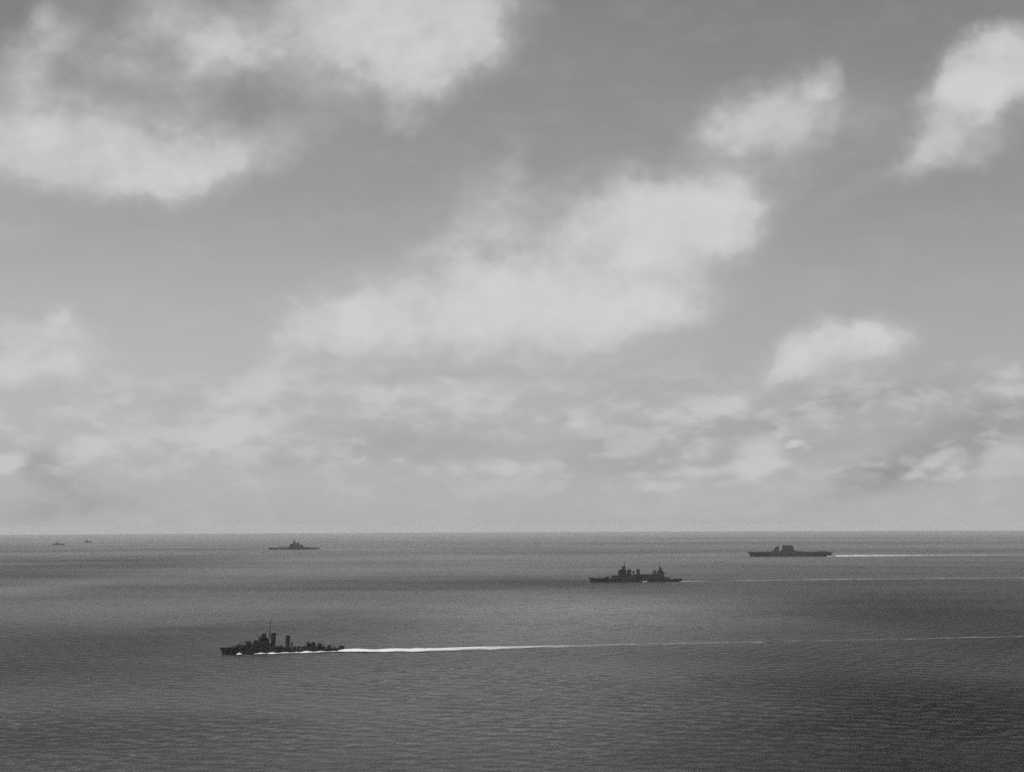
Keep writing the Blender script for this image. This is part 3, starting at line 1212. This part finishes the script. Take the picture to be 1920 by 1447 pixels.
# ------------------------------------------------------------------ foam
def foam_mat(name, dens_scale, sx, sy):
    """Patchy white foam; 'foam' attribute gives how closed the cover is."""
    m = bpy.data.materials.new(name)
    m.use_nodes = True
    k = NT(m.node_tree)
    o = k.n('ShaderNodeOutputMaterial')
    b = k.n('ShaderNodeBsdfDiffuse')
    b.inputs['Color'].default_value = (0.60, 0.60, 0.60, 1)
    tr = k.n('ShaderNodeBsdfTransparent')
    mx = k.n('ShaderNodeMixShader')
    at = k.n('ShaderNodeAttribute', attribute_name='foam')
    uv = k.n('ShaderNodeAttribute', attribute_name='along')
    nz = k.noise(k.mapping(uv.outputs['Vector'], (0, 0, 0), 0, (sx, sy, 1)), 1.0, 6, 0.65)
    n2 = k.noise(k.mapping(uv.outputs['Vector'], (7, 3, 0), 0, (sx * .18, sy * .3, 1)), 1.0, 3, 0.6)
    s = k.math('ADD', k.math('MULTIPLY', nz.outputs[0], .5), k.math('MULTIPLY', n2.outputs[0], .5))
    a = k.math('ADD', at.outputs['Fac'], k.math('MULTIPLY', k.math('SUBTRACT', s, 0.5), dens_scale))
    a = k.rng(a, 0.15, 1.05, 0.0, 1.0, False)
    k.link(a, mx.inputs[0])
    k.link(tr.outputs[0], mx.inputs[1])
    k.link(b.outputs[0], mx.inputs[2])
    k.link(mx.outputs[0], o.inputs[0])
    return m


FOAM = foam_mat('foam', 2.0, 0.06, 0.35)


class Foam:
    """Strips of foam lying on the sea, gathered in one object."""
    def __init__(self):
        self.v, self.f, self.foam, self.uv = [], [], [], []

    def strip(self, pts, width, height, dens, n=90, ny=8, edge=0.25):
        """pts: centre line (x, y); width(t), height(t), dens(t) with t 0..1."""
        cum = [0]
        for a, b in zip(pts, pts[1:]):
            cum.append(cum[-1] + (b - a).length)
        T = cum[-1]
        base = len(self.v)
        for i in range(n + 1):
            t = (i / n) ** 1.5
            dd_ = t * T
            j = 0
            while j < len(cum) - 2 and cum[j + 1] < dd_:
                j += 1
            u = (dd_ - cum[j]) / max(1e-6, cum[j + 1] - cum[j])
            p = pts[j].lerp(pts[j + 1], u)
            tg = (pts[j + 1] - pts[j]).normalized()
            nrm = Vector((-tg.y, tg.x))
            for q in range(ny + 1):
                c = 2 * q / ny - 1
                w = width(t)
                x, y = p.x + nrm.x * c * w, p.y + nrm.y * c * w
                prof = max(0.0, 1 - c * c)
                jag = noise.noise(Vector((dd_ * .05, c * 2, base * .1)))
                z = sea_z(x, y) + 0.12 + height(t) * prof * (1 + .5 * jag)
                self.v.append((x, y, z))
                self.foam.append(dens(t) * min(1.0, prof / edge if edge else 1.0))
                self.uv.append((dd_ + base, c * w, 0))
        for i in range(n):
            for q in range(ny):
                a = base + i * (ny + 1) + q
                self.f.append((a, a + 1, a + ny + 2, a + ny + 1))

    def build(self, name, label):
        va = np.array(self.v)
        va[:, 2] += 0.35 + 0.45 * wave_h(va[:, 0], va[:, 1], np.maximum(np.hypot(va[:, 0], va[:, 1]) * 0.0018, 1.2))
        me = bpy.data.meshes.new(name)
        me.from_pydata(va.tolist(), [], self.f)
        at = me.attributes.new('foam', 'FLOAT', 'POINT')
        at.data.foreach_set('value', self.foam)
        uv = me.attributes.new('along', 'FLOAT_VECTOR', 'POINT')
        uv.data.foreach_set('vector', [c for u in self.uv for c in u])
        for p in me.polygons:
            p.use_smooth = True
        me.materials.append(FOAM)
        o = bpy.data.objects.new(name, me)
        COL.objects.link(o)
        return tag(o, label, 'wake', kind='stuff')


def v2(p):
    return Vector((p.x, p.y))


def lerp_tab(tab):
    def f(t):
        for (a, x), (b, y) in zip(tab, tab[1:]):
            if t <= b:
                return x + (y - x) * (t - a) / (b - a)
        return tab[-1][1]
    return f


def ship_pt(c, f, L, s, side):
    """A point s metres aft of the bow and side metres towards the camera."""
    nrm = Vector((-f.y, f.x))
    if nrm.y > 0:
        nrm = -nrm
    return c + f * (L / 2 - s) + nrm * side


# destroyer
fo = Foam()
stern = ship_pt(cD, fD, 106, 101, 0)
pts = [stern] + [v2(sea(x, y)) for x, y in ((700, 1221), (800, 1219.5), (960, 1214.5), (1200, 1208.5), (1500, 1203), (1700, 1198.5), (1960, 1192))]
fo.strip(pts, lerp_tab([(0, 6), (.03, 12), (.3, 10), (.5, 7), (1, 8)]), lerp_tab([(0, 1.2), (.03, 1.7), (.2, 1.0), (.35, .4), (1, .15)]),
         lerp_tab([(0, 1.3), (.12, 1.05), (.18, .78), (.26, .56), (.33, .40), (.5, .25), (.62, .18), (.75, .22), (.9, .22), (1, .16)]), 800)
# foam along her side
for s0, s1, w0, dn, hh in ((13.8, 18.2, 2.0, 1.6, 1.4), (28, 39, 1.9, 1.0, .8), (39, 47.5, 3.2, 1.6, 1.3), (47, 61, 2.0, 1.0, .8), (59, 68, 1.8, 1.1, .8), (65, 78, 3.2, 1.5, 1.3), (76, 90, 2.2, 1.2, .9), (88, 102, 1.6, 1.0, .6)):
    def hb(s):
        tab = [(0, .1), (8, 1.4), (16, 2.8), (26, 4.3), (36, 5.2), (60, 5.6), (78, 5.2), (92, 4.0), (103, 1.5)]
        return lerp_tab(tab)(s)
    n_ = 8
    pp = [ship_pt(cD, fD, 106, s0 + (s1 - s0) * i / n_, hb(s0 + (s1 - s0) * i / n_) + w0 * .8) for i in range(n_ + 1)]
    fo.strip(pp, lerp_tab([(0, w0 * .4), (.5, w0), (1, w0 * .4)]), lerp_tab([(0, hh * .3), (.5, hh), (1, hh * .3)]), lerp_tab([(0, dn * .6), (.5, dn), (1, dn * .6)]), 30)
fo.build('wake', 'bright white wake trailing right from the nearest destroyer')

# cruiser
fo = Foam()
pts = [ship_pt(cC, fC, 179, 172, 0)] + [v2(sea(x, y)) for x, y in ((1345, 1089.3), (1500, 1087), (1700, 1085.3), (1960, 1082.6))]
fo.strip(pts, lerp_tab([(0, 7), (1, 14)]), lerp_tab([(0, .4), (.5, 1.0), (1, .4)]), lerp_tab([(0, .75), (.06, .46), (.15, .38), (.4, .54), (.6, .40), (1, .28)]), 600)
pp = [ship_pt(cC, fC, 179, s, 11.5) for s in (99, 103, 108)]
fo.strip(pp, lambda t: 2.2, lambda t: 1.2, lambda t: .8, 12)
fo.build('wake', 'broken dotted wake trailing right behind the heavy cruiser')

# carrier
fo = Foam()
pts = [ship_pt(cV, fV, 281, 252, 0)] + [v2(sea(x, y)) for x, y in ((1640, 1042.0), (1750, 1041.2), (1960, 1039.8))]
fo.strip(pts, lerp_tab([(0, 18), (1, 18)]), lerp_tab([(0, 3.0), (.3, 1.8), (1, .5)]), lerp_tab([(0, 2.6), (.15, 1.5), (.3, 1.1), (.42, .74), (.6, .54), (1, .44)]), 200)
fo.build('wake', 'thin straight white wake trailing right behind the aircraft carrier')

# battleship
fo = Foam()
pts = [ship_pt(cB, fB, 238, 219, 0)] + [v2(sea(x, y)) for x, y in ((700, 1029.6), (840, 1030.0))]
fo.strip(pts, lerp_tab([(0, 10), (1, 18)]), lerp_tab([(0, .8), (1, .2)]), lerp_tab([(0, .6), (.3, .66), (1, .45)]), 300)
pp = [ship_pt(cB, fB, 238, s, 13) for s in (44, 49, 54)]
fo.strip(pp, lambda t: 9.0, lambda t: 1.6, lambda t: .9, 12)
fo.build('wake', 'faint pale wake trailing right behind the hazy battleship')

# the far escorts
fo = Foam()
pts = [v2(sea(x, y)) for x, y in ((138, 1023), (160, 1023.2), (190, 1023))]
fo.strip(pts, lambda t: 30, lambda t: .5, lambda t: .5, 60)
fo.build('wake', 'pale smear of wake between the two faint ships at the far left')

# ------------------------------------------------------------------ haze
bm = bmesh.new()
box(bm, -61000, 61000, -61000, 61000, -(60000 ** 2) / (2 * RE) - 1.0 - 10, 112.0)
hm = bpy.data.materials.new('sea_haze')
hm.use_nodes = True
k = NT(hm.node_tree)
o_ = k.n('ShaderNodeOutputMaterial')
pv = k.n('ShaderNodeVolumePrincipled')
pv.inputs['Color'].default_value = (0.97, 0.97, 0.97, 1)
pv.inputs['Density'].default_value = 2.3e-5
pv.inputs['Anisotropy'].default_value = 0.0
k.link(pv.outputs[0], o_.inputs['Volume'])
hz = link_mesh('haze', bm, hm)
tag(hz, 'pale sea haze thickening towards the horizon', 'haze', kind='stuff')
